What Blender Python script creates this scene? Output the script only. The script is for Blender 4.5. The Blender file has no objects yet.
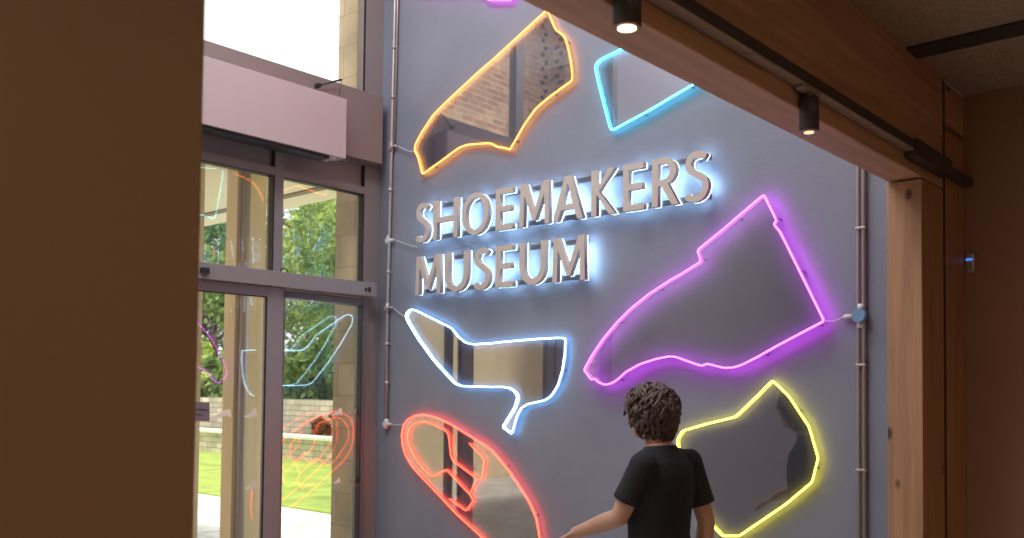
import bpy, bmesh, math, random
from mathutils import Vector, Matrix, noise
random.seed(7)
scene = bpy.context.scene
COL = scene.collection
PI = math.pi

# ---------------------------------------------------------------- camera
F, CX, CY = 906.3, 539.74, 358.74
YAW, PITCH, ROLL = -0.7115928, 0.0344820, 0.0094334
CAM = Vector((0, 0, 1.7))
fw = Vector((math.sin(YAW) * math.cos(PITCH), math.cos(YAW) * math.cos(PITCH), math.sin(PITCH)))
rt = Vector((math.cos(YAW), -math.sin(YAW), 0)); up = rt.cross(fw)
RT = rt * math.cos(ROLL) + up * math.sin(ROLL)
UP = -rt * math.sin(ROLL) + up * math.cos(ROLL)
cd = bpy.data.cameras.new('camera'); cam = bpy.data.objects.new('camera', cd); COL.objects.link(cam)
m = Matrix((RT, UP, -fw)).transposed().to_4x4(); m.translation = CAM
cam.matrix_world = m
cd.sensor_width = 36; cd.lens = F / 1024 * 36
cd.shift_x = -(CX - 512) / 1024; cd.shift_y = (CY - 269) / 1024
cd.clip_start = 0.05; cd.clip_end = 300
cd.dof.use_dof = True; cd.dof.focus_distance = 4.8; cd.dof.aperture_fstop = 4.5
scene.camera = cam

def at(px, py, ax, v):
    """point of the plane (axis ax = v) that the photograph shows at a measured pixel"""
    d = fw + RT * ((px - CX) / F) - UP * ((py - CY) / F)
    t = (v - CAM[ax]) / d[ax]
    return CAM + d * t

# ---------------------------------------------------------------- materials
def new_mat(name):
    mt = bpy.data.materials.new(name); mt.use_nodes = True
    nt = mt.node_tree; nt.nodes.clear()
    out = nt.nodes.new('ShaderNodeOutputMaterial')
    return mt, nt, out
def lin(c):
    return tuple(((x / 255 + .055) / 1.055) ** 2.4 if x / 255 > .04045 else x / 255 / 12.92 for x in c)
def mat(name, col, rough=.5, metal=0, noise_amt=0, scale=8, stretch=(1, 1, 1), bump=0, bscale=None, spec=.5, coat=0):
    mt, nt, out = new_mat(name)
    b = nt.nodes.new('ShaderNodeBsdfPrincipled'); nt.links.new(b.outputs[0], out.inputs[0])
    b.inputs['Roughness'].default_value = rough; b.inputs['Metallic'].default_value = metal
    b.inputs['Specular IOR Level'].default_value = spec; b.inputs['Coat Weight'].default_value = coat
    b.inputs['Base Color'].default_value = (*col, 1)
    if noise_amt or bump:
        tc = nt.nodes.new('ShaderNodeTexCoord'); mp = nt.nodes.new('ShaderNodeMapping')
        mp.inputs['Scale'].default_value = stretch
        nt.links.new(tc.outputs['Object'], mp.inputs[0])
        n = nt.nodes.new('ShaderNodeTexNoise'); n.inputs['Scale'].default_value = scale; n.inputs['Detail'].default_value = 5
        nt.links.new(mp.outputs[0], n.inputs['Vector'])
        if noise_amt:
            r = nt.nodes.new('ShaderNodeValToRGB')
            r.color_ramp.elements[0].position = .3; r.color_ramp.elements[1].position = .7
            r.color_ramp.elements[0].color = (*[c * (1 - noise_amt) for c in col], 1)
            r.color_ramp.elements[1].color = (*[min(1, c * (1 + noise_amt)) for c in col], 1)
            nt.links.new(n.outputs['Fac'], r.inputs[0]); nt.links.new(r.outputs[0], b.inputs['Base Color'])
        if bump:
            bn = nt.nodes.new('ShaderNodeTexNoise'); bn.inputs['Scale'].default_value = bscale or scale
            nt.links.new(mp.outputs[0], bn.inputs['Vector'])
            bp = nt.nodes.new('ShaderNodeBump'); bp.inputs['Strength'].default_value = bump; bp.inputs['Distance'].default_value = .01
            nt.links.new(bn.outputs['Fac'], bp.inputs['Height']); nt.links.new(bp.outputs[0], b.inputs['Normal'])
    return mt
def wood(name, col, axis, dark=.35, knots=True):
    """spruce glulam: fine grain stretched along one axis plus a few knots"""
    mt, nt, out = new_mat(name)
    b = nt.nodes.new('ShaderNodeBsdfPrincipled'); nt.links.new(b.outputs[0], out.inputs[0])
    b.inputs['Roughness'].default_value = .55
    tc = nt.nodes.new('ShaderNodeTexCoord'); mp = nt.nodes.new('ShaderNodeMapping')
    s = [14, 14, 14]; s[axis] = .7; mp.inputs['Scale'].default_value = s
    nt.links.new(tc.outputs['Object'], mp.inputs[0])
    n = nt.nodes.new('ShaderNodeTexNoise'); n.inputs['Scale'].default_value = 2.2; n.inputs['Detail'].default_value = 6
    n.inputs['Distortion'].default_value = .6
    nt.links.new(mp.outputs[0], n.inputs['Vector'])
    r = nt.nodes.new('ShaderNodeValToRGB')
    r.color_ramp.elements[0].position = .32; r.color_ramp.elements[1].position = .68
    r.color_ramp.elements[0].color = (*[c * (1 - dark) for c in col], 1)
    r.color_ramp.elements[1].color = (*[c * 1.12 for c in col], 1)
    nt.links.new(n.outputs['Fac'], r.inputs[0])
    mp2 = nt.nodes.new('ShaderNodeMapping'); s2 = [5.5, 5.5, 5.5]; s2[axis] = 3; mp2.inputs['Scale'].default_value = s2
    nt.links.new(tc.outputs['Object'], mp2.inputs[0])
    v = nt.nodes.new('ShaderNodeTexVoronoi'); v.inputs['Scale'].default_value = 1.0
    nt.links.new(mp2.outputs[0], v.inputs['Vector'])
    kr = nt.nodes.new('ShaderNodeValToRGB')
    kr.color_ramp.elements[0].position = .045; kr.color_ramp.elements[0].color = (.25, .2, .17, 1)
    kr.color_ramp.elements[1].position = .10; kr.color_ramp.elements[1].color = (1, 1, 1, 1)
    nt.links.new(v.outputs['Distance'], kr.inputs[0])
    mx = nt.nodes.new('ShaderNodeMix'); mx.data_type = 'RGBA'; mx.blend_type = 'MULTIPLY'; mx.inputs['Factor'].default_value = 1
    nt.links.new(r.outputs[0], mx.inputs['A']); nt.links.new(kr.outputs[0], mx.inputs['B'])
    nt.links.new(mx.outputs['Result'], b.inputs['Base Color'])
    return mt
def bricks(name, c1, c2, mortar, bw, bh, msize, plane, rough=.9, bump=.4, bias=0):
    """plane: 'xz', 'yz' or 'xy'"""
    mt, nt, out = new_mat(name)
    b = nt.nodes.new('ShaderNodeBsdfPrincipled'); nt.links.new(b.outputs[0], out.inputs[0])
    b.inputs['Roughness'].default_value = rough
    tc = nt.nodes.new('ShaderNodeTexCoord'); sp = nt.nodes.new('ShaderNodeSeparateXYZ'); cb = nt.nodes.new('ShaderNodeCombineXYZ')
    nt.links.new(tc.outputs['Object'], sp.inputs[0])
    nt.links.new(sp.outputs[plane[0].upper()], cb.inputs[0]); nt.links.new(sp.outputs[plane[1].upper()], cb.inputs[1])
    t = nt.nodes.new('ShaderNodeTexBrick')
    t.inputs['Color1'].default_value = (*c1, 1); t.inputs['Color2'].default_value = (*c2, 1); t.inputs['Mortar'].default_value = (*mortar, 1)
    t.inputs['Scale'].default_value = 1; t.inputs['Brick Width'].default_value = bw; t.inputs['Row Height'].default_value = bh
    t.inputs['Mortar Size'].default_value = msize; t.inputs['Bias'].default_value = bias
    nt.links.new(cb.outputs[0], t.inputs['Vector'])
    n = nt.nodes.new('ShaderNodeTexNoise'); n.inputs['Scale'].default_value = 3; n.inputs['Detail'].default_value = 6
    nt.links.new(tc.outputs['Object'], n.inputs['Vector'])
    r = nt.nodes.new('ShaderNodeValToRGB'); r.color_ramp.elements[0].position = .3; r.color_ramp.elements[1].position = .7
    r.color_ramp.elements[0].color = (.7, .7, .7, 1); r.color_ramp.elements[1].color = (1.1, 1.1, 1.1, 1)
    nt.links.new(n.outputs['Fac'], r.inputs[0])
    mx = nt.nodes.new('ShaderNodeMix'); mx.data_type = 'RGBA'; mx.blend_type = 'MULTIPLY'; mx.inputs['Factor'].default_value = 1
    nt.links.new(t.outputs['Color'], mx.inputs['A']); nt.links.new(r.outputs[0], mx.inputs['B'])
    nt.links.new(mx.outputs['Result'], b.inputs['Base Color'])
    if bump:
        bp = nt.nodes.new('ShaderNodeBump'); bp.inputs['Strength'].default_value = bump; bp.inputs['Distance'].default_value = .01; bp.invert = True
        nt.links.new(t.outputs['Fac'], bp.inputs['Height']); nt.links.new(bp.outputs[0], b.inputs['Normal'])
    return mt
def emis(name, col, s=1):
    mt, nt, out = new_mat(name)
    e = nt.nodes.new('ShaderNodeEmission'); e.inputs[0].default_value = (*col, 1); e.inputs[1].default_value = s
    nt.links.new(e.outputs[0], out.inputs[0]); return mt
def glass(name, ior=1.45, tint=(.96, .98, .97), rough=0, extra=0):
    """clear sheet: see-through with a mirror reflection that grows towards grazing"""
    mt, nt, out = new_mat(name)
    t = nt.nodes.new('ShaderNodeBsdfTransparent'); t.inputs[0].default_value = (*tint, 1)
    g = nt.nodes.new('ShaderNodeBsdfGlossy'); g.inputs['Roughness'].default_value = rough
    f = nt.nodes.new('ShaderNodeFresnel'); f.inputs[0].default_value = ior
    # the sheet has two faces; both use the outside Fresnel value
    geo = nt.nodes.new('ShaderNodeNewGeometry'); lw = nt.nodes.new('ShaderNodeLayerWeight'); lw.inputs[0].default_value = .12
    ad = nt.nodes.new('ShaderNodeMath'); ad.operation = 'MULTIPLY_ADD'; ad.inputs[1].default_value = .9; ad.inputs[2].default_value = extra
    ad.use_clamp = True
    nt.links.new(lw.outputs['Fresnel'], ad.inputs[0])
    mx = nt.nodes.new('ShaderNodeMixShader')
    nt.links.new(ad.outputs[0], mx.inputs[0]); nt.links.new(t.outputs[0], mx.inputs[1]); nt.links.new(g.outputs[0], mx.inputs[2])
    nt.links.new(mx.outputs[0], out.inputs[0])
    return mt

M = {}
M['blue'] = mat('blue_wall_paint', (.190, .200, .250), .55, noise_amt=.08, scale=2.0, bump=.08, bscale=60)
M['brownwall'] = mat('brown_wall', (.32, .19, .115), .6, noise_amt=.05, scale=1.2)
M['brownpanel'] = mat('brown_panel', (.265, .18, .118), .5, noise_amt=.05, scale=1.0, stretch=(1, 1, .4))
M['ceiling'] = mat('woodwool_ceiling', (.36, .27, .20), .95, noise_amt=.22, scale=90, bump=.5, bscale=140)
M['plaster'] = mat('plaster', (.50, .46, .52), .8, noise_amt=.04, scale=2)
M['atrium_ceiling'] = mat('atrium_ceiling', (.12, .12, .13), .9)
M['floor'] = mat('floor_concrete', (.55, .48, .42), .45, noise_amt=.15, scale=2)
M['beam'] = wood('timber_beam_wood', (.47, .28, .165), 1, .22)
M['post'] = wood('timber_post_wood', (.40, .215, .11), 2, .22)
M['tan'] = mat('tan_render', (.86, .70, .46), .8, noise_amt=.08, scale=4, stretch=(1, 1, .2))
M['frame'] = mat('aluminium_frame', (.29, .245, .24), .42, metal=.1, noise_amt=.03, scale=3)
M['gasket'] = mat('black_gasket', (.012, .012, .013), .5)
M['bulk'] = mat('bulkhead_paint', (.245, .18, .165), .5, noise_amt=.03, scale=2)
M['heater'] = mat('heater_box_paint', (.55, .42, .41), .42, noise_amt=.02, scale=2)
M['black'] = mat('black_metal', (.015, .015, .017), .45)
M['darkgrey'] = mat('dark_grey_metal', (.06, .052, .048), .4, metal=.3)
M['letter'] = mat('letter_face', (.52, .445, .39), .5, noise_amt=.03, scale=20)
M['rail'] = mat('sign_rail', (.10, .10, .12), .5)
M['letterlight'] = emis('letter_backlight', (6, 10, 14.5), 1.35)
M['conduit'] = mat('galvanised_conduit', (.42, .36, .34), .4, metal=.4)
M['plastic'] = mat('white_plastic', (.62, .60, .57), .4)
M['bluebox'] = mat('blue_plastic', (.16, .28, .45), .4)
M['cable'] = mat('cable_white', (.55, .53, .55), .5)
M['acrylic'] = glass('acrylic_panel', tint=(.93, .93, .94), extra=.20)
M['glass'] = glass('window_glass', tint=(.97, .985, .975), extra=.05)
M['halostripside'] = mat('halo_strip_side', (.5, .5, .52), .5)
M['pin'] = mat('standoff_pin', (.22, .21, .25), .4, metal=.3)
M['clearglass'] = glass('clear_window_glass', tint=(.97, .985, .975), extra=0)
M['sticker'] = mat('sticker_film', (.95, .88, .74), .6)
M['plaque'] = mat('plaque', (.22, .17, .19), .5)
M['plaquetext'] = mat('plaque_text', (.07, .055, .06), .5)
M['lens'] = emis('spot_lens', (1, .74, .50), 3.2)
M['lensrim'] = mat('lens_rim', (.30, .20, .14), .35, metal=.4)
M['pinkclip'] = mat('track_adapter', (.36, .28, .24), .4, metal=.3)
M['sensorlight'] = emis('sensor_light', (.05, .22, 1.0), 1.2)
M['stone'] = bricks('stone_pier_blocks', (.80, .67, .46), (.70, .58, .40), (.60, .50, .34), .42, .235, .006, 'xz', bump=.3)
M['drystone'] = bricks('retaining_wall_stone', (.80, .70, .54), (.58, .50, .38), (.36, .31, .24), .42, .14, .012, 'xz')
M['cap'] = mat('wall_cap_stone', (.85, .82, .75), .8, noise_amt=.08, scale=3)
M['redbrick1'] = bricks('brick_building_front', (.60, .28, .16), (.95, .60, .39), (.90, .78, .62), .34, .115, .014, 'yz', bias=.1)
M['redbrick2'] = bricks('brick_building_side', (.55, .30, .20), (.88, .60, .43), (.72, .62, .50), .30, .105, .014, 'xz')
M['brickdark'] = mat('brick_dark', (.10, .075, .06), .9)
M['paving'] = bricks('paving_slabs', (.82, .80, .77), (.76, .74, .71), (.55, .54, .52), .9, .6, .012, 'xy', bump=.2)
M['grass'] = mat('lawn_grass', (.33, .42, .08), .9, noise_amt=.28, scale=2.2, bump=.6, bscale=40)
M['soil'] = mat('planting_soil', (.16, .15, .07), .95, noise_amt=.4, scale=4)
M['soffit'] = mat('canopy_soffit', (.88, .78, .60), .7, noise_amt=.03, scale=2)
M['soffitdark'] = mat('canopy_strip', (.25, .20, .14), .7)
M['bark'] = mat('bark', (.14, .10, .07), .9, noise_amt=.3, scale=12)
M['skin'] = mat('skin', (.47, .26, .175), .5, noise_amt=.08, scale=14)
M['tee'] = mat('black_cotton', (.008, .008, .009), .9, noise_amt=.2, scale=30, bump=.15, bscale=14)
M['jeans'] = mat('dark_denim', (.03, .04, .07), .85, noise_amt=.2, scale=60)
M['shoe'] = mat('shoe_canvas', (.05, .05, .05), .7)
M['sole'] = mat('shoe_sole', (.7, .68, .64), .6)
M['hair'] = mat('dark_brown_hair', (.062, .036, .024), .5, noise_amt=.5, scale=26)
M['eye'] = mat('eye_white', (.75, .72, .70), .2)
M['iris'] = mat('iris', (.05, .025, .015), .2)
M['lip'] = mat('lip', (.42, .17, .14), .5)
def leafmat(name, col, amt=.35):
    mt, nt, out = new_mat(name)
    tc = nt.nodes.new('ShaderNodeTexCoord'); n = nt.nodes.new('ShaderNodeTexNoise'); n.inputs['Scale'].default_value = 1.6; n.inputs['Detail'].default_value = 4
    nt.links.new(tc.outputs['Object'], n.inputs['Vector'])
    r = nt.nodes.new('ShaderNodeValToRGB'); r.color_ramp.elements[0].position = .35; r.color_ramp.elements[1].position = .65
    r.color_ramp.elements[0].color = (col[0] * (1 - amt), col[1] * (1 - amt * .8), col[2], 1)
    r.color_ramp.elements[1].color = (col[0] * (1 + amt), col[1] * (1 + amt), col[2], 1)
    nt.links.new(n.outputs['Fac'], r.inputs[0])
    d = nt.nodes.new('ShaderNodeBsdfDiffuse'); t = nt.nodes.new('ShaderNodeBsdfTranslucent'); mx = nt.nodes.new('ShaderNodeMixShader')
    mx.inputs[0].default_value = .4
    nt.links.new(r.outputs[0], d.inputs[0]); nt.links.new(r.outputs[0], t.inputs[0])
    nt.links.new(d.outputs[0], mx.inputs[1]); nt.links.new(t.outputs[0], mx.inputs[2]); nt.links.new(mx.outputs[0], out.inputs[0])
    return mt
M['leaf_a'] = leafmat('leaf_mid', (.25, .34, .11)); M['leaf_b'] = leafmat('leaf_light', (.42, .50, .18)); M['leaf_c'] = leafmat('leaf_dark', (.16, .25, .12))
M['leaf_red'] = leafmat('leaf_red', (.24, .12, .06))

# ---------------------------------------------------------------- object helpers
ROOT = {}
def link(o): COL.objects.link(o); return o
def tag(o, label=None, cat=None, group=None, kind=None):
    if label: o['label'] = label
    if cat: o['category'] = cat
    if group: o['group'] = group
    if kind: o['kind'] = kind
    return o
def thing(name, label, cat, loc, group=None):
    o = link(bpy.data.objects.new(name, None)); o.location = loc; o.empty_display_size = .1
    ROOT[o.name] = Vector(loc)
    return tag(o, label, cat, group)
def obj(name, geo, m, parent=None, smooth=False, label=None):
    """links a bmesh (world coordinates) or a mesh as ONE object, re-based on its thing"""
    if isinstance(geo, bmesh.types.BMesh):
        me = bpy.data.meshes.new(name); bmesh.ops.recalc_face_normals(geo, faces=geo.faces); geo.to_mesh(me); geo.free()
    else: me = geo; me.name = name
    mats = m if isinstance(m, (list, tuple)) else [m]
    if not isinstance(geo, bmesh.types.BMesh): pass
    while len(me.materials) > 0 and me.materials[0] is None: me.materials.pop(index=0)
    for x in mats: me.materials.append(x)
    o = link(bpy.data.objects.new(name, me))
    base = ROOT.get(parent.name, Vector()) if parent else Vector()
    if parent:
        me.transform(Matrix.Translation(-base)); o.parent = parent; ROOT[o.name] = base
    if smooth == 'all':
        for p in me.polygons: p.use_smooth = True
    if label: o['label'] = label
    return o
def struct(name, geo, m, parent=None):
    o = obj(name, geo, m, parent)
    if not parent: o['kind'] = 'structure'
    return o
def B(): return bmesh.new()
def box(bm, a, b, bev=0, mi=0):
    a = Vector(a); b = Vector(b)
    lo = Vector(map(min, a, b)); hi = Vector(map(max, a, b))
    vs = [bm.verts.new((x, y, z)) for x in (lo.x, hi.x) for y in (lo.y, hi.y) for z in (lo.z, hi.z)]
    fs = [bm.faces.new([vs[i] for i in q]) for q in ((0, 1, 3, 2), (4, 6, 7, 5), (0, 4, 5, 1), (2, 3, 7, 6), (0, 2, 6, 4), (1, 5, 7, 3))]
    for f in fs: f.material_index = mi
    if bev:
        es = {e for f in fs for e in f.edges}
        bmesh.ops.bevel(bm, geom=list(es), offset=bev, segments=2, affect='EDGES', profile=.5)
    return bm
def boxb(a, b, bev=0): return box(B(), a, b, bev)
def rings(bm, path, radii, n=10, cap=True, sx=None, closed=False, ref=None, mi=0):
    """sweep a (possibly elliptical) ring along a path"""
    P = [Vector(p) for p in path]; N = len(P); R = []
    prev = None
    for i, p in enumerate(P):
        if closed: t = (P[(i + 1) % N] - P[i - 1])
        else: t = P[min(i + 1, N - 1)] - P[max(i - 1, 0)]
        t.normalize()
        if ref is not None: u = Vector(ref)
        elif prev is None: u = Vector((0, 0, 1)) if abs(t.z) < .9 else Vector((0, 1, 0))
        else: u = prev
        u = (u - t * u.dot(t)).normalized(); prev = u
        v = t.cross(u)
        r = radii[i] if isinstance(radii, (list, tuple)) else radii
        ru, rv = r if isinstance(r, (list, tuple)) else (r, r)
        R.append([bm.verts.new(p + u * (ru * math.cos(2 * PI * k / n)) + v * (rv * math.sin(2 * PI * k / n))) for k in range(n)])
    for i in range(N if closed else N - 1):
        a, b = R[i], R[(i + 1) % N]
        for k in range(n):
            f = bm.faces.new((a[k], a[(k + 1) % n], b[(k + 1) % n], b[k])); f.smooth = True; f.material_index = mi
    if cap and not closed:
        for f in (bm.faces.new(R[0][::-1]), bm.faces.new(R[-1])): f.material_index = mi
    return bm
def cyl(bm, a, b, r, n=16, r2=None, mi=0): return rings(bm, [a, b], [r, r2 if r2 else r], n, mi=mi)
def sheet(loops, y0, y1, mapf=None):
    """fills 2D loops (u, v), holes included, as a solid between y0 and y1 (y facing)"""
    cu = bpy.data.curves.new('tmp', 'CURVE'); cu.dimensions = '2D'; cu.fill_mode = 'BOTH'; cu.extrude = abs(y1 - y0) / 2
    for lp in loops:
        s = cu.splines.new('POLY'); s.points.add(len(lp) - 1)
        for p, q in zip(s.points, lp): p.co = (q[0], q[1], 0, 1)
        s.use_cyclic_u = True
    ob = bpy.data.objects.new('tmp', cu); COL.objects.link(ob)
    dg = bpy.context.evaluated_depsgraph_get()
    me = bpy.data.meshes.new_from_object(ob.evaluated_get(dg))
    bpy.data.objects.remove(ob); bpy.data.curves.remove(cu)
    ym = (y0 + y1) / 2
    for v in me.vertices:
        u, w, d = v.co
        v.co = (u, ym - d, w)
    return me
def rounded(path, closed, r=.012):
    out = []; N = len(path)
    for i, p in enumerate(path):
        p = Vector(p)
        if not closed and i in (0, N - 1): out.append(p); continue
        a = Vector(path[i - 1]); b = Vector(path[(i + 1) % N])
        da = (a - p); db = (b - p); ra = min(r, da.length * .35); rb = min(r, db.length * .35)
        q0 = p + da.normalized() * ra; q1 = p + db.normalized() * rb
        out += [q0, (q0 + q1) / 4 + p / 2, q1]
    return out

YB, XD = 4.142, -5.119     # face of the blue wall, plane of the door glazing
ZC = 3.085                 # ceiling of the lower room

# ---------------------------------------------------------------- room shell
struct('floor', boxb((XD - .18, -4, -.12), (3.2, YB + .3, 0)), M['floor'])
struct('wall_north', boxb((XD, YB, 0), (-1.3805, YB + .012, 6)), M['blue'])
struct('wall_south', boxb((XD - .18, -4.2, 0), (3.4, -4, 6)), M['plaster'])
struct('wall_east', boxb((3.2, -4, 0), (3.4, 4.66, ZC + .2)), M['brownwall'])
struct('wall_northeast', boxb((-1.42, 4.44, 0), (3.2, 4.66, ZC + .2)), M['brownwall'])
struct('wall_left', boxb((-1.382, -4, 0), (-1.238, .674, 2.59), .004), M['brownpanel'])
struct('wall_upper', boxb((-1.382, -4, 3.101), (-1.24, YB, 6)), M['brownwall'])
struct('ceiling', boxb((-1.2375, -4, ZC), (3.2, 4.44, ZC + .2)), M['ceiling'])
struct('ceiling_niche', boxb((-1.38, YB + .013, 3.075), (-1.2376, 4.44, 3.3)), M['plaster'])
struct('ceiling_atrium', boxb((XD - .18, -4, 6), (-1.24, YB + .25, 6.2)), M['atrium_ceiling'])
bm = B()                                                        # solid parts of the entrance wall
box(bm, (XD - .18, -4, 0), (XD, 1.20, 6)); box(bm, (XD - .18, 1.2, 5.3), (XD, YB, 6)); box(bm, (XD - .18, 1.2, 3.284), (XD, YB, 3.74))
struct('wall_west', bm, M['plaster'])
struct('post_gap_shade', boxb((-1.36, 4.1255, 0), (-1.2382, 4.1545, 3.07)), M['black'])  # black strip filling the gap between the posts, stands in for its shade
# recessed dark slot in the acoustic ceiling
struct('trim_1', boxb((-1.236, 3.66, ZC - .012), (3.19, 3.79, ZC - .001)), M['darkgrey'])

# ---------------------------------------------------------------- timber frame
XB0, XB1 = -1.382, -1.238
t = thing('timber_beam', 'deep glued spruce beam crossing above the blue wall opening', 'beam', (-1.31, 1, 2.597))
obj('beam', boxb((XB0, -4, 2.597), (XB1, 4.125, 3.10), .004), M['beam'], t)
#obj('joint_plate', boxb((XB0 + .02, 3.835, 2.590), (XB1 - .02, 4.10, 2.5969)), M['darkgrey'], t)
o = obj('timber_post', boxb((XB0, 3.842, 0), (XB1, 4.125, 2.5895), .004), M['post']); tag(o, 'light knotty timber post standing at the right edge of the blue wall under the beam', 'post')
o = obj('timber_post', boxb((-1.38, 4.155, 0), (-1.238, 4.435, 2.87), .004), M['post']); tag(o, 'timber post behind the knotty post, past a narrow dark gap, beside the brown wall', 'post')
o = obj('timber_lintel', boxb((-1.38, 4.155, 2.895), (-1.238, 4.435, 3.07), .004), M['beam']); tag(o, 'short timber block above the rear post, just under the ceiling', 'beam')
#o = obj('timber_stud', boxb((-1.237, 4.37, 0), (-1.083, 4.5, 3.07), .003), M['post']); tag(o, 'flat timber board lining the left end of the brown wall behind the sensor', 'board')

# ---------------------------------------------------------------- entrance glazing (west)
XF = XD + .02; XG = XD - .045
def D(px, py, x=XF): return at(px, py, 0, x)
yj = D(361.5, 400).y; ym0, ym1 = D(274.3, 220).y, D(283, 220).y
z_rt0, z_rt1 = D(274, 174.8).z, D(274, 166.8).z
z_op0, z_op1 = at(376, 297, 0, -4.985).z, at(377, 283.2, 0, -4.985).z
win = thing('window_1', None, None, (XD, 3.3, z_op1)); win['kind'] = 'structure'
yl = 1.2
bm = B()
box(bm, (XG - .02, yj, 0), (XF, YB, 3.28)); box(bm, (XG - .02, ym0, z_op1 - .02), (XF, ym1, 3.26))
for y in (2.52, 1.86, 1.20): box(bm, (XG - .02, y, z_op1 - .02 if y > 2 else 0), (XF, y + .08, 3.26))
box(bm, (XG - .02, 1.2, z_rt0), (XF - .002, yj, z_rt1)); box(bm, (XG - .02, 1.2, z_op1 - .05), (XF - .002, yj, z_op1 + .012))
obj('window_frame', bm, M['frame'], win)
obj('spandrel_panel', boxb((XD - .05, 1.28, z_rt1), (XF - .030, yj, 3.28)), M['frame'], win)
gz = [(1.28, 1.86), (1.94, 2.52), (2.60, ym0), (ym1, yj)]
for a, b in gz:
    obj('pane', boxb((XG, a, z_op1 + .012), (XG + .006, b, z_rt0)), M['glass'], win)
    g = B()
    for (y0, y1, z0, z1) in ((b - .006, b, z_op1, z_rt0), (a, b, z_rt0 - .006, z_rt0)): box(g, (XG + .007, y0, z0), (XF - .006, y1, z1))
    obj('gasket', g, M['gasket'], win)
# spandrel end slots (black joints beside the mullion and jamb)
g = B(); box(g, (XF - .0299, ym0 - .010, z_rt1), (XF - .004, ym0, 3.27)); box(g, (XF - .0299, yj - .010, z_rt1), (XF - .004, yj, 3.27)); obj('black_joint', g, M['gasket'], win)

# upper window above the bulkhead
w2 = thing('window_2', None, None, (XD, 3, 3.7)); w2['kind'] = 'structure'
yu = D(369.5, 40, XD + .03).y
bm = B()
box(bm, (XD - .06, at(365.5, 60, 0, XD + .03).y, 3.766), (XD + .03, YB, 5.30)); box(bm, (XD - .06, 1.2, 3.74), (XD - .0005, 4.0, 3.775)); box(bm, (XD - .06, 1.2, 5.22), (XD + .02, 4.0, 5.3)); box(bm, (XD - .06, 1.2, 3.766), (XD + .02, 1.27, 5.3))
box(bm, (XD - .06, 2.56, 3.766), (XD + .02, 2.66, 5.3))
obj('window_frame', bm, M['frame'], w2)
obj('gasket', boxb((XD + .02, D(364.0, 60, XD + .03).y, 3.766), (XD + .029, D(365.5, 60, XD + .03).y, 5.30)), M['gasket'], w2)
for a, b in ((1.27, 2.56), (2.66, 3.99)): obj('pane', boxb((XD - .01, a, 3.775), (XD - .004, b, 5.22)), M['clearglass'], w2)

# sliding door: left leaf and right fixed light
dr = thing('door_1', None, None, (XD, 3.0, 0)); dr['kind'] = 'structure'
XL = XD + .09
ls0, ls1 = at(265.2, 420, 0, XL).y, at(281.8, 420, 0, XL).y
zl = at(262, 296, 0, XL).z
bm = B(); box(bm, (XL - .05, ls0, .01), (XL, ls1, z_op0), .003); box(bm, (XL - .05, 2.30, zl), (XL, ls0, z_op0), .003); box(bm, (XL - .05, 2.30, .01), (XL, ls0, .12), .003); box(bm, (XL - .05, 2.20, .01), (XL, 2.30, z_op0), .003)
leaf = obj('door_leaf', bm, M['frame'], dr)
obj('pane', boxb((XD + .030, 2.30, .12), (XD + .036, ls0, zl)), M['glass'], dr)
g = B(); box(g, (XL - .012, ls0 - .010, .12), (XL - .002, ls0, zl)); box(g, (XL - .012, 2.30, zl - .007), (XL - .002, ls0, zl)); obj('gasket', g, M['gasket'], dr)
zr1 = D(320, 301.5).z; zr2 = D(320, 294.5).z
yr0 = D(282.5, 420).y
bm = B(); box(bm, (XD - .05, yr0, zr1), (XF - .005, yj, zr2)); box(bm, (XD - .05, yr0, .01), (XF - .005, yj, .10)); box(bm, (XD - .05, yr0 - .03, .01), (XF - .005, yr0 + .008, zr2))
obj('side_light_frame', bm, M['frame'], dr)
obj('pane', boxb((XD - .032, yr0, .1), (XD - .026, yj, zr1)), M['glass'], dr)
obj('pane', boxb((XD + .066, ls1, .06), (XD + .070, yj + .005, zr1)), M['glass'], dr)
g = B(); box(g, (XD - .03, yj - .006, .1), (XF - .004, yj, zr1)); box(g, (XF - .03, yr0, zr2), (XF - .02, yj, z_op0 - .005)); obj('gasket', g, M['gasket'], dr)
obj('track_strip', boxb((XF - .02, ym1, zr2 + .004), (XF - .008, yj, zr2 + .018)), M['tan'], dr)
# far leaf, beyond the brown wall
bm = B(); box(bm, (XL - .05, 1.30, .01), (XL, 1.40, z_op0), .003); box(bm, (XL - .05, 2.06, .01), (XL, 2.18, z_op0), .003); box(bm, (XL - .05, 1.4, zl), (XL, 2.06, z_op0), .003); box(bm, (XL - .05, 1.4, .01), (XL, 2.06, .12), .003)
obj('door_leaf', bm, M['frame'], dr); obj('pane', boxb((XD + .030, 1.40, .12), (XD + .036, 2.06, zl)), M['glass'], dr)

yo = at(377.3, 290, 0, -4.985).y
op = thing('door_operator', 'long grey box of the sliding door drive running across above the glass door', 'door drive', (-5.0, 2.6, z_op0))
obj('housing', boxb((XF + .0005, 1.2, z_op0), (-4.985, yo, z_op1), .003), M['frame'], op)
bm = B()
p = at(366.5, 289.5, 0, -4.984); box(bm, (-4.985, p.y - .012, p.z - .014), (-4.981, p.y + .006, p.z + .010)); obj('logo_mark', bm, M['black'], op); bm = B(); box(bm, (-4.985, p.y + .016, p.z - .016), (-4.981, p.y + .036, p.z + .018))
obj('sensor', bm, M['black'], op); bm = B()
p = at(205, 271, 0, -4.984); box(bm, (-4.985, p.y - .03, p.z - .014), (-4.965, p.y + .02, p.z + .018))
obj('sensor', bm, M['black'], op)
bm = B(); a = at(280.5, 270.5, 0, -5.03)
rings(bm, [a + Vector((0, dx, z)) for dx, z in ((0, -.005), (.008, .012), (.03, .017), (.05, .008), (.055, -.006))], .004, 8)
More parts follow.
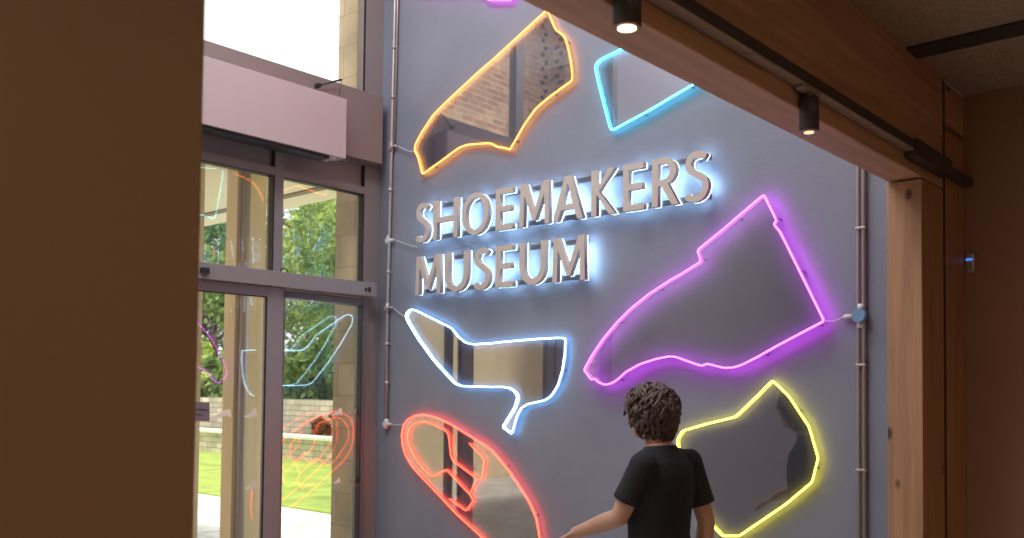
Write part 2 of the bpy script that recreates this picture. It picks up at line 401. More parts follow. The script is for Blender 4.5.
obj('cable_loop', bm, M['black'], op, label='black cable loop on top of the grey box')

# bulkheads above the door
o = obj('bulkhead', boxb((XD + .0005, 1.2, 3.283), (-5.0, at(383, 130, 0, -5.0).y, 3.764), .004), M['bulk']); tag(o, 'dark mauve painted bulkhead running above the glass door to the blue wall', 'bulkhead')
hb = thing('heater_box', 'pale pink-grey box with a black slot below it, fixed in front of the dark bulkhead', 'air curtain', (-4.93, 2.4, 3.21))
ye = at(346.5, 130, 0, -4.87).y
zb0, zb1 = at(346.3, 158.9, 0, -4.87).z, at(347, 99.3, 0, -4.87).z
obj('casing', boxb((-4.999, 1.25, zb0), (-4.87, ye, zb1), .003), M['heater'], hb)
obj('outlet_slot', boxb((-4.99, 1.3, zb0 - .022), (-4.885, at(329, 150, 0, -4.885).y, zb0)), M['black'], hb)
obj('end_clip', boxb((-4.985, at(330, 155, 0, -4.885).y, zb0 - .016), (-4.885, at(336, 155, 0, -4.885).y, zb0)), M['plastic'], hb)
wa = thing('window_opener', 'short black arm sticking out over the bulkhead below the upper window', 'window arm', at(330, 82, 0, -4.99))
bm = B(); a = at(318, 85.5, 0, -4.975); b = at(341, 79.5, 0, -5.0); b.x += .10; b.y -= .0
b = at(342, 79.5, 0, -4.95); rings(bm, [a, b], .006, 8); box(bm, a - Vector((.02, .012, .012)), a + Vector((.02, .012, .010)))
obj('arm', bm, M['black'], wa)
bm = B(); c = at(339, 90, 0, -4.96); rings(bm, [b, c - Vector((0, 0, .04))], .0018, 6); obj('cord', bm, M['black'], wa)

# stickers and plaque on the glass
def film(pts, x, th=.0008):
    bm = B(); f = [at(px, py, 0, x) for px, py in pts]
    a = [bm.verts.new(p) for p in f]; b = [bm.verts.new(p + Vector((th, 0, 0))) for p in f]
    bm.faces.new(a); bm.faces.new(b[::-1])
    for i in range(len(a)): bm.faces.new((a[i], a[(i + 1) % len(a)], b[(i + 1) % len(a)], b[i]))
    return bm
shoe = [(0, .85), (.25, .75), (.55, .45), (.75, .05), (.95, 0), (1, .5), (1, .95), (.9, 1), (.85, .75), (.6, .95), (.2, 1.02)]
st = [((244, 408, 257, 417.5), XD + .0362, 'upper pale shoe-shaped sticker near the dark door stile, left leaf'),
      ((212, 409, 231, 417), XD + .0362, 'upper pale shoe-shaped sticker left of the outdoor post, beside the plaque'),
      ((244, 480, 256.5, 489.5), XD + .0362, 'lower pale shoe-shaped sticker on the left door leaf'),
      ((331, 408, 342, 415.5), XD + .0702, 'upper pale shoe-shaped sticker over the garden wall, right pane'),
      ((346, 408, 358, 416), XD - .0258, 'upper pale shoe-shaped sticker in front of the stone pier'),
      ((333, 477.5, 340, 483.5), XD + .0702, 'lower pale shoe-shaped sticker over the lawn edge, right pane'),
      ((346, 477, 357, 484), XD - .0258, 'lower pale shoe-shaped sticker in front of the stone pier')]
for (x0, y0, x1, y1), xx, lab in st:
    o = obj('shoe_sticker', film([(x0 + (x1 - x0) * u, y0 + (y1 - y0) * v) for u, v in shoe], xx), M['sticker']); tag(o, lab, 'sticker', 'shoe stickers on the glass door')
pq = thing('door_plaque', 'small mauve plaque with two dark text lines on the left edge of the glass door', 'plaque', at(203, 421, 0, XD + .037))
obj('plate', film([(190, 401.5), (209.3, 402.5), (209.3, 421.5), (190, 420.5)], XD + .0365, .003), M['plaque'], pq)
bm = film([(191, 408.5), (207.5, 409.3), (207.5, 411), (191, 410.2)], XD + .0396); obj('text_line', bm, M['plaquetext'], pq)
bm = film([(191, 413.6), (202.5, 414.2), (202.5, 415.6), (191, 415)], XD + .0396); obj('text_line', bm, M['plaquetext'], pq)

# ---------------------------------------------------------------- neon shapes on the blue wall
def neon(label, colour, outline, extra=(), core=(1, 1, 1), off=.034, name='neon_shape', pins=8, r=.0040):
    YT = YB - off; core = CORE[label.split()[0]]
    def W(px, py): return at(px, py, 1, YT - .004)
    pts = [W(*p) for p in outline]
    xs = [p.x for p in pts]; zs = [p.z for p in pts]
    c = Vector((sum(xs) / len(xs), YB, min(zs)))
    th = thing(name, label, 'neon light', c, 'neon shoe-part shapes on the blue wall')
    e = emis('neon_' + label.split()[0], core); e2 = emis('glow_' + label.split()[0], colour)
    path = rounded([Vector((p.x, YT - .004, p.z)) for p in pts], True)
    bm = B()
    rings(bm, path, r, 8, closed=True, ref=(0, 1, 0))
    obj('neon_tube', bm, e, th, True)
    STR = []
    for ex in extra:
        q = [W(*p) for p in ex]; bm = B()
        rings(bm, rounded([Vector((p.x, YT - .004, p.z)) for p in q], False), r * .85, 8, ref=(0, 1, 0)); obj('neon_tube', bm, e, th, True)
        STR.append(rounded([Vector((p.x, YT - .004, p.z)) for p in q], False))
    me = sheet([[(p.x, p.z) for p in path]], YT + .004, YT + .009)
    obj('acrylic_panel', me, M['acrylic'], th)
    # added glow strip behind the tube, facing the wall to light its halo
    def strip(q, closed):
        bm = B(); N = len(q); rows = []
        for i, p in enumerate(q):
            a = q[i - 1] if (closed or i) else p; b = q[(i + 1) % N] if (closed or i < N - 1) else p
            t = (b - a).normalized(); n = Vector((-t.z, 0, t.x)) * .0042
            rows.append([bm.verts.new((p.x + n.x * k, y, p.z + n.z * k)) for k, y in ((-1, YT + .0095), (1, YT + .0095), (1, YT + .0125), (-1, YT + .0125))])
        for i in range(N if closed else N - 1):
            a, b = rows[i], rows[(i + 1) % N]
            for k in range(4):
                f = bm.faces.new((a[k], a[(k + 1) % 4], b[(k + 1) % 4], b[k])); f.material_index = 1 if k == 2 else 0
        return bm
    obj('added_halo_strip', strip(path, True), [M['halostripside'], e2], th)
    for q in STR: obj('added_halo_strip', strip(q, False), [M['halostripside'], e2], th)
    # stand-off pins
    L = [(path[i] - path[i - 1]).length for i in range(len(path))]; tot = sum(L)
    cc = Vector((sum(p.x for p in path) / len(path), YT, sum(p.z for p in path) / len(path)))
    for k in range(pins):
        s = tot * (k + .35) / pins; i = 0
        while s > L[i] and i < len(L) - 1: s -= L[i]; i += 1
        p = path[i - 1].lerp(path[i], s / max(L[i], 1e-6)); tt = (path[i] - path[i - 1]).normalized()
        q = p + Vector((0, 0, 0))
        bm = B(); cyl(bm, (q.x, YT + .0045, q.z), (q.x, YB, q.z), .0038, 10)
        obj('standoff', bm, M['pin'], th, True)
    return th
ORANGE, CYAN, PURPLE, BLUE, RED, YELLOW, PINK = (12, 4.6, .5), (.4, 9, 15), (20, .9, 28), (1.6, 6, 13), (12, 1.0, .9), (10, 8.6, .7), (11, .6, 12)
CORE = dict(orange=(9, 2.1, .30), cyan=(.6, 8, 9), purple=(9, .78, 10), pale=(5, 8.5, 11), red=(13, .5, .26), yellow=(8, 7, .6), pink=(7, .7, 6))
neon('orange glowing outline shaped like a boot upper, mirroring brickwork, above the word sign', ORANGE,
     [(547, 9.5), (543.6, 13), (492.6, 60), (478, 72.3), (462.5, 86.8), (446.9, 101.3), (433.5, 114.7), (422.3, 131.4), (415.5, 144), (414.5, 149.7), (418.3, 158.2), (422.3, 174.3), (440.2, 161.6), (459.2, 147.5), (467, 144.8), (488.2, 143), (492, 143.8), (497, 147), (503, 147.4), (509.8, 149.5), (514.4, 142), (523.8, 125.4), (535.5, 108.7), (547.2, 98.7), (560.6, 88.6), (571.8, 80.8), (572.3, 76), (571.5, 67), (569.2, 52.5), (565.9, 40.2), (562.5, 34.6), (557, 30.8), (555, 28.6), (549.1, 14.5)], pins=9, off=.030)
neon('cyan glowing outline of an angular heel piece, half behind the timber beam', CYAN,
     [(619.4, 49.8), (602.4, 58.2), (597.3, 61.7), (594.8, 66.8), (597.3, 79), (603.4, 103.6), (610, 128.2), (612.2, 130.2), (646.4, 111.8), (692.4, 84.8), (735, 60), (752, 46), (748, 20), (720, 4), (690, 10), (655, 31)], off=.036)
neon('purple glowing outline of a large pointed shoe upper, right of the words', PURPLE,
     [(583.8, 369.9), (592.3, 354.7), (603.4, 338.4), (616.8, 322.4), (630.2, 309), (648, 294.5), (670.3, 280), (680, 274.6), (700.9, 261.4), (697.3, 250.2), (721.8, 230.2), (763.6, 194.5), (776.6, 220.8), (773.4, 224), (779.8, 231.6), (799.9, 272), (824, 321), (808, 329.3), (776.7, 345.9), (757.2, 357), (741.6, 364.8), (733.8, 367.4), (724, 368), (706.4, 363.5), (702.1, 366), (696.6, 364.5), (675.2, 356.8), (669.3, 356.3), (655.6, 359), (640, 364), (625.7, 371.9), (617.9, 379.2), (611.2, 383.4), (604.6, 384.8), (598.5, 382.6), (594.1, 377.9), (591.6, 380.2)], pins=12, off=.065, r=.0036)
neon('pale blue glowing outline of a narrow shoe upper with a thin tail, below the words', BLUE,
     [(411.2, 309.3), (407.4, 311.3), (405.4, 315.8), (407.4, 321.4), (418.6, 340), (433.5, 360.4), (453.9, 383.1), (461.4, 386.1), (490, 387), (502.3, 386.9), (509, 388), (514.8, 391.8), (517.3, 397), (514.6, 407), (502.3, 427.1), (511.7, 434.2), (516.8, 415.9), (521.3, 408.1), (526.8, 404.3), (544.7, 400.3), (551.4, 395.8), (558.1, 384.7), (562.5, 369.1), (564.8, 353.5), (565.2, 338.2), (558, 337.8), (535.8, 339), (502.3, 341.9), (490, 343.3), (472.5, 344.3), (465, 342.4), (458.6, 337.2), (451.1, 327.9), (444.6, 324.7), (427.9, 316.4), (416.7, 310.8)], pins=9)
neon('red glowing outline of a long oval sole with inner lines, bottom left', RED,
     [(474.6, 439.2), (460.4, 430.3), (447, 422.5), (435.1, 417.2), (423.3, 414.4), (414.3, 415.7), (407.6, 419.6), (403.2, 425.8), (401.7, 434.7), (402.7, 446.6), (406.2, 457), (412.8, 467.5), (424, 479.6), (438.5, 494.8), (455.9, 513.6), (470.4, 526.7), (482.7, 538), (500, 555), (515, 569), (528, 576), (537, 572), (541, 556), (539.5, 538), (536.3, 518.4), (529.3, 502.3), (517.2, 483.2), (505.2, 466.1), (491.1, 450), (483, 444)],
     extra=[[(482.7, 475), (481.1, 479.6), (478.1, 479.6), (474.6, 477.1), (453.7, 461.5), (450.8, 456.3), (449.3, 440.7), (448.2, 434), (444.1, 429.5), (429.2, 422.5), (421.8, 421.4), (416.6, 422.5), (410.6, 427), (407.6, 433.3), (407.6, 441.4), (411.4, 451.1), (417.3, 460.8), (424.7, 470.4), (429.9, 474.9), (433.4, 476.1), (446.3, 469.4), (460.4, 484.6), (469.6, 494), (473.3, 500.6), (466, 511), (449.3, 499.1)],
            [(469.5, 443.5), (482.7, 457.1), (484.3, 461), (482.6, 475)], [(476.3, 480), (469.8, 494)]], pins=9, off=.030)
neon('yellow glowing outline of an angular boot piece, lower right behind the person', YELLOW,
     [(771.8, 381), (757.2, 396), (735, 417), (706, 424), (682, 431), (677, 440), (680, 470), (700, 512), (722, 536), (739, 536), (786, 504), (812, 482), (818, 458), (809, 427), (788.4, 396), (774, 382)])
neon('pink glowing outline at the top edge of the blue wall, mostly out of view', PINK,
     [(511, -.2), (487.5, -.2), (478, -9), (462, -9), (442, -7), (420, -8), (413, -16), (425, -60), (455, -90), (500, -95), (520, -60), (516, -30)])

# ---------------------------------------------------------------- word sign
YL = YB - .092
T_ = .145
def offs(pts, t):
    """ribbon around a centre line, as one closed outline"""
    P = [Vector((x, y)) for x, y in pts]; l = []; r = []
    for i, p in enumerate(P):
        d = (P[min(i + 1, len(P) - 1)] - P[max(i - 1, 0)]).normalized(); n = Vector((-d.y, d.x)) * t / 2
        l.append(p + n); r.append(p - n)
    return [tuple(q) for q in l] + [tuple(q) for q in r[::-1]]
def crom(pts, n=5):
    P = [pts[0]] + list(pts) + [pts[-1]]; out = []
    for i in range(1, len(P) - 2):
        for k in range(n):
            t = k / n; a, b, c, d = (Vector(P[i + j]) for j in (-1, 0, 1, 2))
            out.append(tuple(.5 * ((2 * b) + (c - a) * t + (2 * a - 5 * b + 4 * c - d) * t * t + (3 * b - a - 3 * c + d) * t ** 3)))
    out.append(tuple(pts[-1])); return out
def glyph(ch, w):
    t = T_
    if ch == 'H': return [[(0, 0), (t, 0), (t, .43), (w - t, .43), (w - t, 0), (w, 0), (w, 1), (w - t, 1), (w - t, .56), (t, .56), (t, 1), (0, 1)]]
    if ch == 'E': return [[(0, 0), (w, 0), (w, .13), (t, .13), (t, .44), (w * .92, .44), (w * .92, .57), (t, .57), (t, .87), (w * .98, .87), (w * .98, 1), (0, 1)]]
    if ch == 'M':
        s = t * .93
        return [[(0, 0), (s, 0), (s + .02, .72), (w / 2 - .045, .12), (w / 2 + .045, .12), (w - s - .02, .72), (w - s, 0), (w, 0), (w - .035, 1), (w - .035 - s * 1.15, 1), (w / 2, .33), (.035 + s * 1.15, 1), (.035, 1)]]
    if ch == 'A':
        return [[(0, 0), (t * 1.03, 0), (w * .29, .24), (w * .71, .24), (w - t * 1.03, 0), (w, 0), (w / 2 + t * .6, 1), (w / 2 - t * .6, 1)],
                [(w * .335, .365), (w / 2, .84), (w * .665, .365)]]
    if ch == 'K': return [[(0, 0), (t, 0), (t, .47), (w - t * 1.2, 0), (w, 0), (t * 1.45, .53), (w * .97, 1), (w * .97 - t * 1.15, 1), (t, .57), (t, 1), (0, 1)]]
    if ch == 'O':
        N = 36; o = [(w / 2 + w / 2 * math.cos(2 * PI * k / N), .5 + .52 * math.sin(2 * PI * k / N)) for k in range(N)]
        i = [(w / 2 + (w / 2 - t) * math.cos(2 * PI * k / N), .5 + (.52 - t * .88) * math.sin(2 * PI * k / N)) for k in range(N)]
        return [o, i]
    if ch == 'U':
        h = t / 2; R = w / 2 - h
        return [offs([(h, 1), (h, .7), (h, .42)] + [(w / 2 - R * math.cos(a), .42 - .355 * math.sin(a)) for a in [PI * k / 14 for k in range(1, 14)]] + [(w - h, .42), (w - h, .7), (w - h, 1)], t)]
    if ch == 'S':
        k = w / .55
        c = [(.465, .865), (.37, .925), (.25, .942), (.14, .905), (.08, .80), (.10, .67), (.19, .585), (.33, .50), (.44, .41), (.475, .28), (.42, .135), (.31, .065), (.19, .055), (.09, .08), (.03, .125)]
        return [offs(crom([(x * k, y) for x, y in c]), t * .93)]
    if ch == 'R':
        bw = w * .90
        outer = [(0, 0), (t, 0), (t, .42), (t + .08, .42), (w - t * 1.15, 0), (w, 0), (t * 1.1 + (w - t) * .45, .455)]
        bowl = [(bw - .30 + .30 * math.cos(a), .715 + .285 * math.sin(a)) for a in [-1.05 + k * (1.05 + PI / 2) / 10 for k in range(11)]]
        hole = [(t, .545), (bw - .32, .545)] + [(bw - .31 + (.30 - t * .95) * math.cos(a), .71 + .165 * math.sin(a)) for a in [-PI / 2 + k * PI / 10 for k in range(1, 10)]] + [(bw - .32, .875), (t, .875)]
        return [outer + bowl + [(0, 1)], hole]
def word(txt, spans, z0, z1, name, label):
    H = z1 - z0
    th = thing(name, label, 'sign', ((spans[0][0] + spans[-1][1]) / 2, YB, z0), 'back-lit words on the blue wall')
    x0, x1 = spans[0][0] - .015, spans[-1][1] - .018
    for zz in (z0 + .012, z1 - .040):
        bm = boxb((x0, YB - .052, zz), (x1, YB - .030, zz + .026), .001)
        for k in range(6):
            x = x0 + .08 + (x1 - x0 - .16) * k / 5; box(bm, (x - .008, YB - .031, zz + .004), (x + .008, YB + .002, zz + .022))
        obj('mounting_rail', bm, M['rail'], th)
    for ch, (a, b) in zip(txt, spans):
        w = (b - a) / H
        L = [[(a + x * H, z0 + y * H) for x, y in lp] for lp in glyph(ch, w)]
        o = obj('letter', sheet(L, YL, YL + .034), M['letter'], th)
        # light strip recessed in the back of the letter
        obj('back_light', sheet([[(x, y) for x, y in lp] for lp in L], YL + .0343, YL + .0363), M['letterlight'], o)
word('SHOEMAKERS', [(-4.606, -4.476), (-4.437, -4.205), (-4.166, -3.925), (-3.866, -3.722), (-3.668, -3.430), (-3.404, -3.178), (-3.119, -2.950), (-2.898, -2.760), (-2.708, -2.540), (-2.502, -2.360)],
     2.685, 2.943, 'word_sign', 'back-lit grey letters reading SHOEMAKERS, the upper and longer word')
word('MUSEUM', [(-4.604, -4.360), (-4.318, -4.105), (-4.048, -3.910), (-3.862, -3.716), (-3.660, -3.455), (-3.402, -3.160)],
     2.330, 2.588, 'word_sign', 'back-lit grey letters reading MUSEUM, the lower and shorter word')

# ---------------------------------------------------------------- conduits and cables
def Wp(px, py): return at(px, py, 1, YB - .02)
cl = thing('wiring_conduit', 'galvanised conduit running down the left edge of the blue wall', 'conduit', Wp(386, 424))
pts = [Wp(396.2, -60), Wp(395.2, 0), Wp(391.6, 147), Wp(389.2, 240), Wp(387.4, 308), Wp(386.3, 422)]
bm = B(); rings(bm, pts, .0115, 12); obj('pipe', bm, M['conduit'], cl, True)
bm = B(); rings(bm, [p + Vector((.024, .004, 0)) for p in pts[:3]], .007, 10); obj('pipe', bm, M['conduit'], cl, True)
for (x, y) in ((394.3, 47), (393, 97), (390.3, 190), (388.2, 272), (387, 344), (386.7, 383)):
    p = Wp(x, y); bm = B(); cyl(bm, p - Vector((0, 0, .014)), p + Vector((0, 0, .014)), .0155, 12); box(bm, p + Vector((-.024, .012, -.006)), p + Vector((.024, .02, .006))); obj('pipe_clip', bm, M['conduit'], cl, True)
for i, (x, y) in enumerate(((391.6, 147), (388.7, 240.5), (387.4, 308), (386.3, 424))):
    p = Wp(x, y); bm = B(); cyl(bm, p - Vector((0, .018, 0)), p + Vector((0, .02, 0)), .021 if i % 2 else .017, 18); cyl(bm, p, p + Vector((.055, 0, 0)), .008, 10); cyl(bm, p - Vector((0, 0, .036)), p + Vector((0, 0, .036)), .015, 12)
    obj('junction_box', bm, M['plastic' if i % 2 else 'conduit'], cl, True)
cr = thing('wiring_conduit', 'twin conduit with a blue round box, right of the purple neon by the timber post', 'conduit', Wp(861, 400))
for dx in (-.012, .013):
    bm = B(); p = at(861, 316, 1, YB - .02); rings(bm, [(p.x + dx, p.y, .3), (p.x + dx, p.y, 5.9)], .0085, 12); obj('pipe', bm, M['conduit'], cr, True)
for y in (228, 365, 470):
    q = at(861, y, 1, YB - .02); q.x = p.x; bm = B(); box(bm, q + Vector((-.024, -.012, -.006)), q + Vector((.024, .02, .006)), .003); obj('pipe_clip', bm, M['conduit'], cr)
bm = B(); cyl(bm, p - Vector((0, .035, 0)), p + Vector((0, .02, 0)), .031, 20); obj('junction_box', bm, M['bluebox'], cr, True, label='blue round junction box')
bm = B()
for s in (-.055, .055): cyl(bm, p + Vector((0, 0, s * .5)), p + Vector((0, 0, s)), .016, 12)
rings(bm, [p - Vector((.025, 0, 0)), p - Vector((.075, 0, .0)), p - Vector((.085, 0, .004))], [.011, .011, .006], 12); obj('pipe_coupling', bm, M['plastic'], cr, True)
def cable(a, b, sag, label):
    a = Vector(a); b = Vector(b); bm = B()
    rings(bm, [a.lerp(b, k / 8) - Vector((0, 0, sag * 4 * (k / 8) * (1 - k / 8))) for k in range(9)], .0028, 6)
    o = obj('cable', bm, M['cable'], None, True); tag(o, label, 'cable', 'thin cables feeding the wall lights')
j = Vector((.062, 0, 0))
cable(Wp(391.6, 147) + j, Wp(416, 152), .012, 'thin pale cable from the conduit to the orange neon')
cable(Wp(388.7, 240.5) + j, Wp(417, 247), .004, 'thin pale cable from the conduit to the word sign')
cable(Wp(387.4, 308) + j, Wp(409, 319), .006, 'thin pale cable from the conduit to the pale blue neon')
cable(Wp(386.3, 424) + j, Wp(405, 425), .003, 'thin pale cable from the conduit end to the red neon')
cable(p - Vector((.085, 0, 0)), Wp(824, 320), .012, 'thin pale cable from the blue round box to the purple neon corner')

# ---------------------------------------------------------------- light track and spotlights
XT = -1.212
tr = thing('light_track', 'slim dark lighting track fixed along the side of the timber beam', 'lighting track', (XT, 2, 2.65))
zt0, zt1 = 2.661, 2.697
obj('rail', boxb((XT - .0258, -3.5, zt0), (XT + .018, 3.72, zt1), .002), M['darkgrey'], tr)
obj('bottom_strip', boxb((XT - .0255, -3.5, zt0 - .003), (XT + .016, 3.70, zt0)), M['pinkclip'], tr)
yf0, yf1 = at(916, 157, 0, XT + .02).y, at(951, 172, 0, XT + .02).y
obj('feed_box', boxb((XT - .03, yf0, zt0 - .026), (XT + .025, yf1, zt1 + .008), .002), M['darkgrey'], tr)
obj('end_rail', boxb((XT - .022, yf1, zt0 - .010), (XT + .018, 4.42, zt1 - .012), .002), M['darkgrey'], tr)
for y in (1.2, 2.30, 3.2): obj('connector', boxb((XT - .012, y, zt0 - .007), (XT + .016, y + .13, zt0 - .0031)), M['pinkclip'], tr)
def spot(y, ztop, zbot, r, label, lit, tilt=(0, 0, 0)):
    th = thing('track_spotlight', label, 'spotlight', (XT, y, zbot), 'cylindrical spotlights on the track')
    bm = B(); box(bm, (XT - .014, y - .07, zt0 - .018), (XT + .018, y + .055, zt0 - .0032), .003); cyl(bm, (XT, y, ztop - .003), (XT, y, zt0 - .015), .012, 12); obj('adapter', bm, M['pinkclip'], th)
    a = Vector((XT, y, ztop)); b = Vector((XT, y, zbot)) + Vector(tilt)
    bm = B(); n = 28; d = (b - a).normalized()
    rings(bm, [a, a + d * .003, b], [r * .93, r, r], n); obj('body', bm, M['darkgrey'], th, True)
    bm = B(); rings(bm, [b + d * .0002, b + d * .004], [r * .97, r * .9], n); obj('rim', bm, M['lensrim'], th, True)
    bm = B(); cyl(bm, b + d * .0035, b + d * .006, r * .66 if lit else r * .5, n); obj('lens', bm, M['lens'] if lit else M['dimlens'], th)
    ld = bpy.data.lights.new('spot_light', 'SPOT'); lo = link(bpy.data.objects.new('spot_light', ld)); lo.parent = th
    lo.location = b + d * .012 - Vector((XT, y, zbot)); lo.rotation_euler = d.to_track_quat('-Z', 'Y').to_euler()
    ld.energy = 9; ld.color = (1, .72, .48); ld.spot_size = math.radians(70); ld.spot_blend = .8; ld.shadow_soft_size = .02
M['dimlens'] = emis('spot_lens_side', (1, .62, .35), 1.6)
spot(at(627, 20, 0, XT).y, zt0 - .025, at(627, 26.5, 0, XT).z, .034, 'near cylindrical spotlight with a bright round lens, at the top edge of the picture', True)
spot(at(809, 110, 0, XT).y, zt0 - .030, at(809, 131, 0, XT).z, .031, 'second cylindrical spotlight hanging from the track, in front of the beam underside', False)

# wall sensor
q = at(970.5, 263, 1, 4.44)
q.x = -1.04
sn = thing('wall_sensor', 'small rounded grey sensor with a blue light on the brown wall', 'sensor', (-1.21, 4.435, 2.25))
c0 = at(970, 262.5, 1, 4.43)
bm = B(); box(bm, (c0.x - .022, 4.420, c0.z - .048), (c0.x + .022, 4.4395, c0.z + .048), .011); obj('housing', bm, M['conduit'], sn, True)
obj('status_light', boxb((c0.x - .014, 4.417, c0.z + .008), (c0.x + .014, 4.4203, c0.z + .018)), M['sensorlight'], sn)

# ---------------------------------------------------------------- outdoors
def ground(name, a, b, m): o = struct(name, boxb(a, b), m); return o
GZ = -.001
struct('ground_paving', boxb((-45, -25, -.15), (XD - .18, 7.47, GZ)), M['paving'])
struct('ground_lawn', boxb((-45, 7.47, -.15), (20, 12.2, .02)), M['grass'])
struct('ground_terrace', boxb((-60, 12.55, -.15), (20, 13.4, .46)), M['soil'])
struct('ground_bank', boxb((-80, 13.75, -.15), (20, 60, 1.15)), M['soil'])
o = obj('garden_wall', boxb((-50, 12.2, 0), (20, 12.55, .52)), M['drystone']); tag(o, 'low stone garden wall at the back of the lawn, under the white coping', 'garden wall')
o = obj('wall_coping', boxb((-50, 12.15, .52), (20, 12.62, .60), .01), M['cap']); tag(o, 'long white coping on top of the low garden wall', 'coping')
o = obj('garden_wall', boxb((-60, 13.4, 0), (20, 13.75, 1.40)), M['drystone']); tag(o, 'taller stone retaining wall behind the white coping, below the trees', 'garden wall')
o = obj('stone_pier', boxb((-5.52, 4.07, GZ), (-5.301, 4.62, 7)), M['stone']); tag(o, 'beige block stone pier outside, seen at the right side of the door glass', 'pier')
bm = B(); box(bm, (-5.30, 4.07 + .33, 0), (-5.20, 4.62, 7)); 
obj('return', bm, M['stone'], o)
cn = thing('entrance_canopy', 'cream flat canopy over the entrance path, seen through the top panes', 'canopy', (-8, 3, 3.45))
obj('soffit', boxb((-13, -1, 3.45), (-5.53, 5.06, 3.60), .004), M['soffit'], cn)
obj('recess_strip', boxb((-13, 4.66, 3.437), (-5.6, 4.74, 3.4499)), M['soffitdark'], cn)
def canopy_post(pa, pb, x, label, pipe=None):
    a = at(pa, 400, 0, x); b = at(pb, 400, 0, x)
    th = thing('canopy_post', label, 'post', ((x - .07), (a.y + b.y) / 2, 0), 'posts carrying the entrance canopy')
    obj('post', boxb((x - .16, a.y, 0), (x, b.y, 3.449), .004), M['tan'], th)
    if pipe:
        c = at(pipe, 400, 0, x + .05); bm = B(); cyl(bm, (x + .03, c.y, .02), (x + .03, c.y, 3.449), .035, 16); obj('downpipe', bm, M['conduit'], th, True)
canopy_post(233, 263, -6.5, 'cream canopy post with a grey downpipe, seen through the left door leaf', 243.5)
canopy_post(186, 200.5, -6.5, 'second cream canopy post, a thin strip at the left edge of the door glass')

def foliage(bm, c, rad, n, size, mats=1, dens=.55):
    c = Vector(c); rad = Vector(rad)
    blobs = [(Vector([random.gauss(0, .42) for _ in range(3)]), random.uniform(.22, .42)) for _ in range(26)]
    for i in range(n):
        bc, br = random.choice(blobs)
        d = Vector([random.gauss(0, 1) for _ in range(3)]).normalized() * br * random.uniform(.55, 1)
        q = bc + d
        p = c + Vector((q.x * rad.x, q.y * rad.y, q.z * rad.z))
        u = Vector([random.gauss(0, 1) for _ in range(3)]).normalized(); v = u.orthogonal().normalized(); s = size * random.uniform(.6, 1.3)
        vs = [bm.verts.new(p + u * s), bm.verts.new(p + v * s * .5 + u * .1 * s), bm.verts.new(p - u * s), bm.verts.new(p - v * s * .5 - u * .1 * s)]
        bm.faces.new(vs)
def tree(x, y, z, h, rad, n, lm, label, size=.16, crown=.62, name='tree', grp='trees beyond the garden wall'):
    th = thing(name, label, 'tree', (x, y, z), grp)
    bm = B(); rings(bm, [(x, y, z - .1), (x + .1, y, z + h * .3), (x - .1, y + .1, z + h * .6), (x, y, z + h * .85)], [.22, .17, .12, .05], 10)
    for k in range(7):
        a = random.uniform(0, 2 * PI); z0 = z + h * random.uniform(.3, .6); l = rad * .7
        rings(bm, [(x, y, z0), (x + math.cos(a) * l * .5, y + math.sin(a) * l * .5, z0 + l * .35), (x + math.cos(a) * l, y + math.sin(a) * l, z0 + l * .6)], [.07, .05, .02], 6)
    obj('trunk', bm, M['bark'], th, True)
    bm = B(); foliage(bm, (x, y, z + h * crown), (rad, rad, h * .42), n, size); obj('foliage', bm, lm, th)
tree(-22.2, 17.2, 1.15, 8.0, 2.0, 9000, M['leaf_a'], 'mid green tree behind the garden wall at the right side of the right pane', .10, .54)
tree(-26.2, 18.3, 1.15, 9.0, 2.1, 10000, M['leaf_b'], 'yellow-green tree behind the garden wall, left side of the right pane', .11, .52)
tree(-30.3, 17.0, 1.15, 6.6, 1.9, 6000, M['leaf_a'], 'lower tree against white sky in the left door pane', .12, .52)
tree(-36.5, 21.5, 1.15, 11.5, 2.6, 5000, M['leaf_c'], 'tall tree standing behind the low one in the left pane', .15, .60)
tree(-32.0, 23.5, 1.15, 12, 2.9, 8000, M['leaf_b'], 'tall pale green tree far behind, top right pane', .14, .58)
tree(-19.3, 14.9, 1.15, 4.2, 1.1, 4000, M['leaf_c'], 'small dark green tree overhanging the retaining wall by the stone pier', .08, .60)
def bush(x, y, z, r, h, n, lm, label, size=.07):
    bm = B(); foliage(bm, (x, y, z + h * .45), (r, r * .8, h * .55), n, size)
    rings(bm, [(x, y, z - .02), (x, y, z + h * .5)], [.03, .015], 6)
    o = obj('garden_bush', bm, lm); tag(o, label, 'bush', 'bushes along the garden walls')
for i, (x, lab) in enumerate(((-29.6, 'leftmost bright green bush above the retaining wall'), (-27.2, 'bright green bush above the retaining wall left of the canopy post'), (-24.9, 'bright green bush above the wall behind the canopy post'), (-22.7, 'bright green bush above the wall, left in the right pane'), (-20.9, 'bright green bush above the wall beside the stone pier'))):
    bush(x, 14.7 + (i % 2) * .3, 1.15, .85, 1.9, 2000, M['leaf_b' if i % 2 else 'leaf_a'], lab, .12)
bush(-17.9, 13.0, .46, .35, .55, 900, M['leaf_red'], 'small rusty red bush on the terrace behind the white coping', .06)

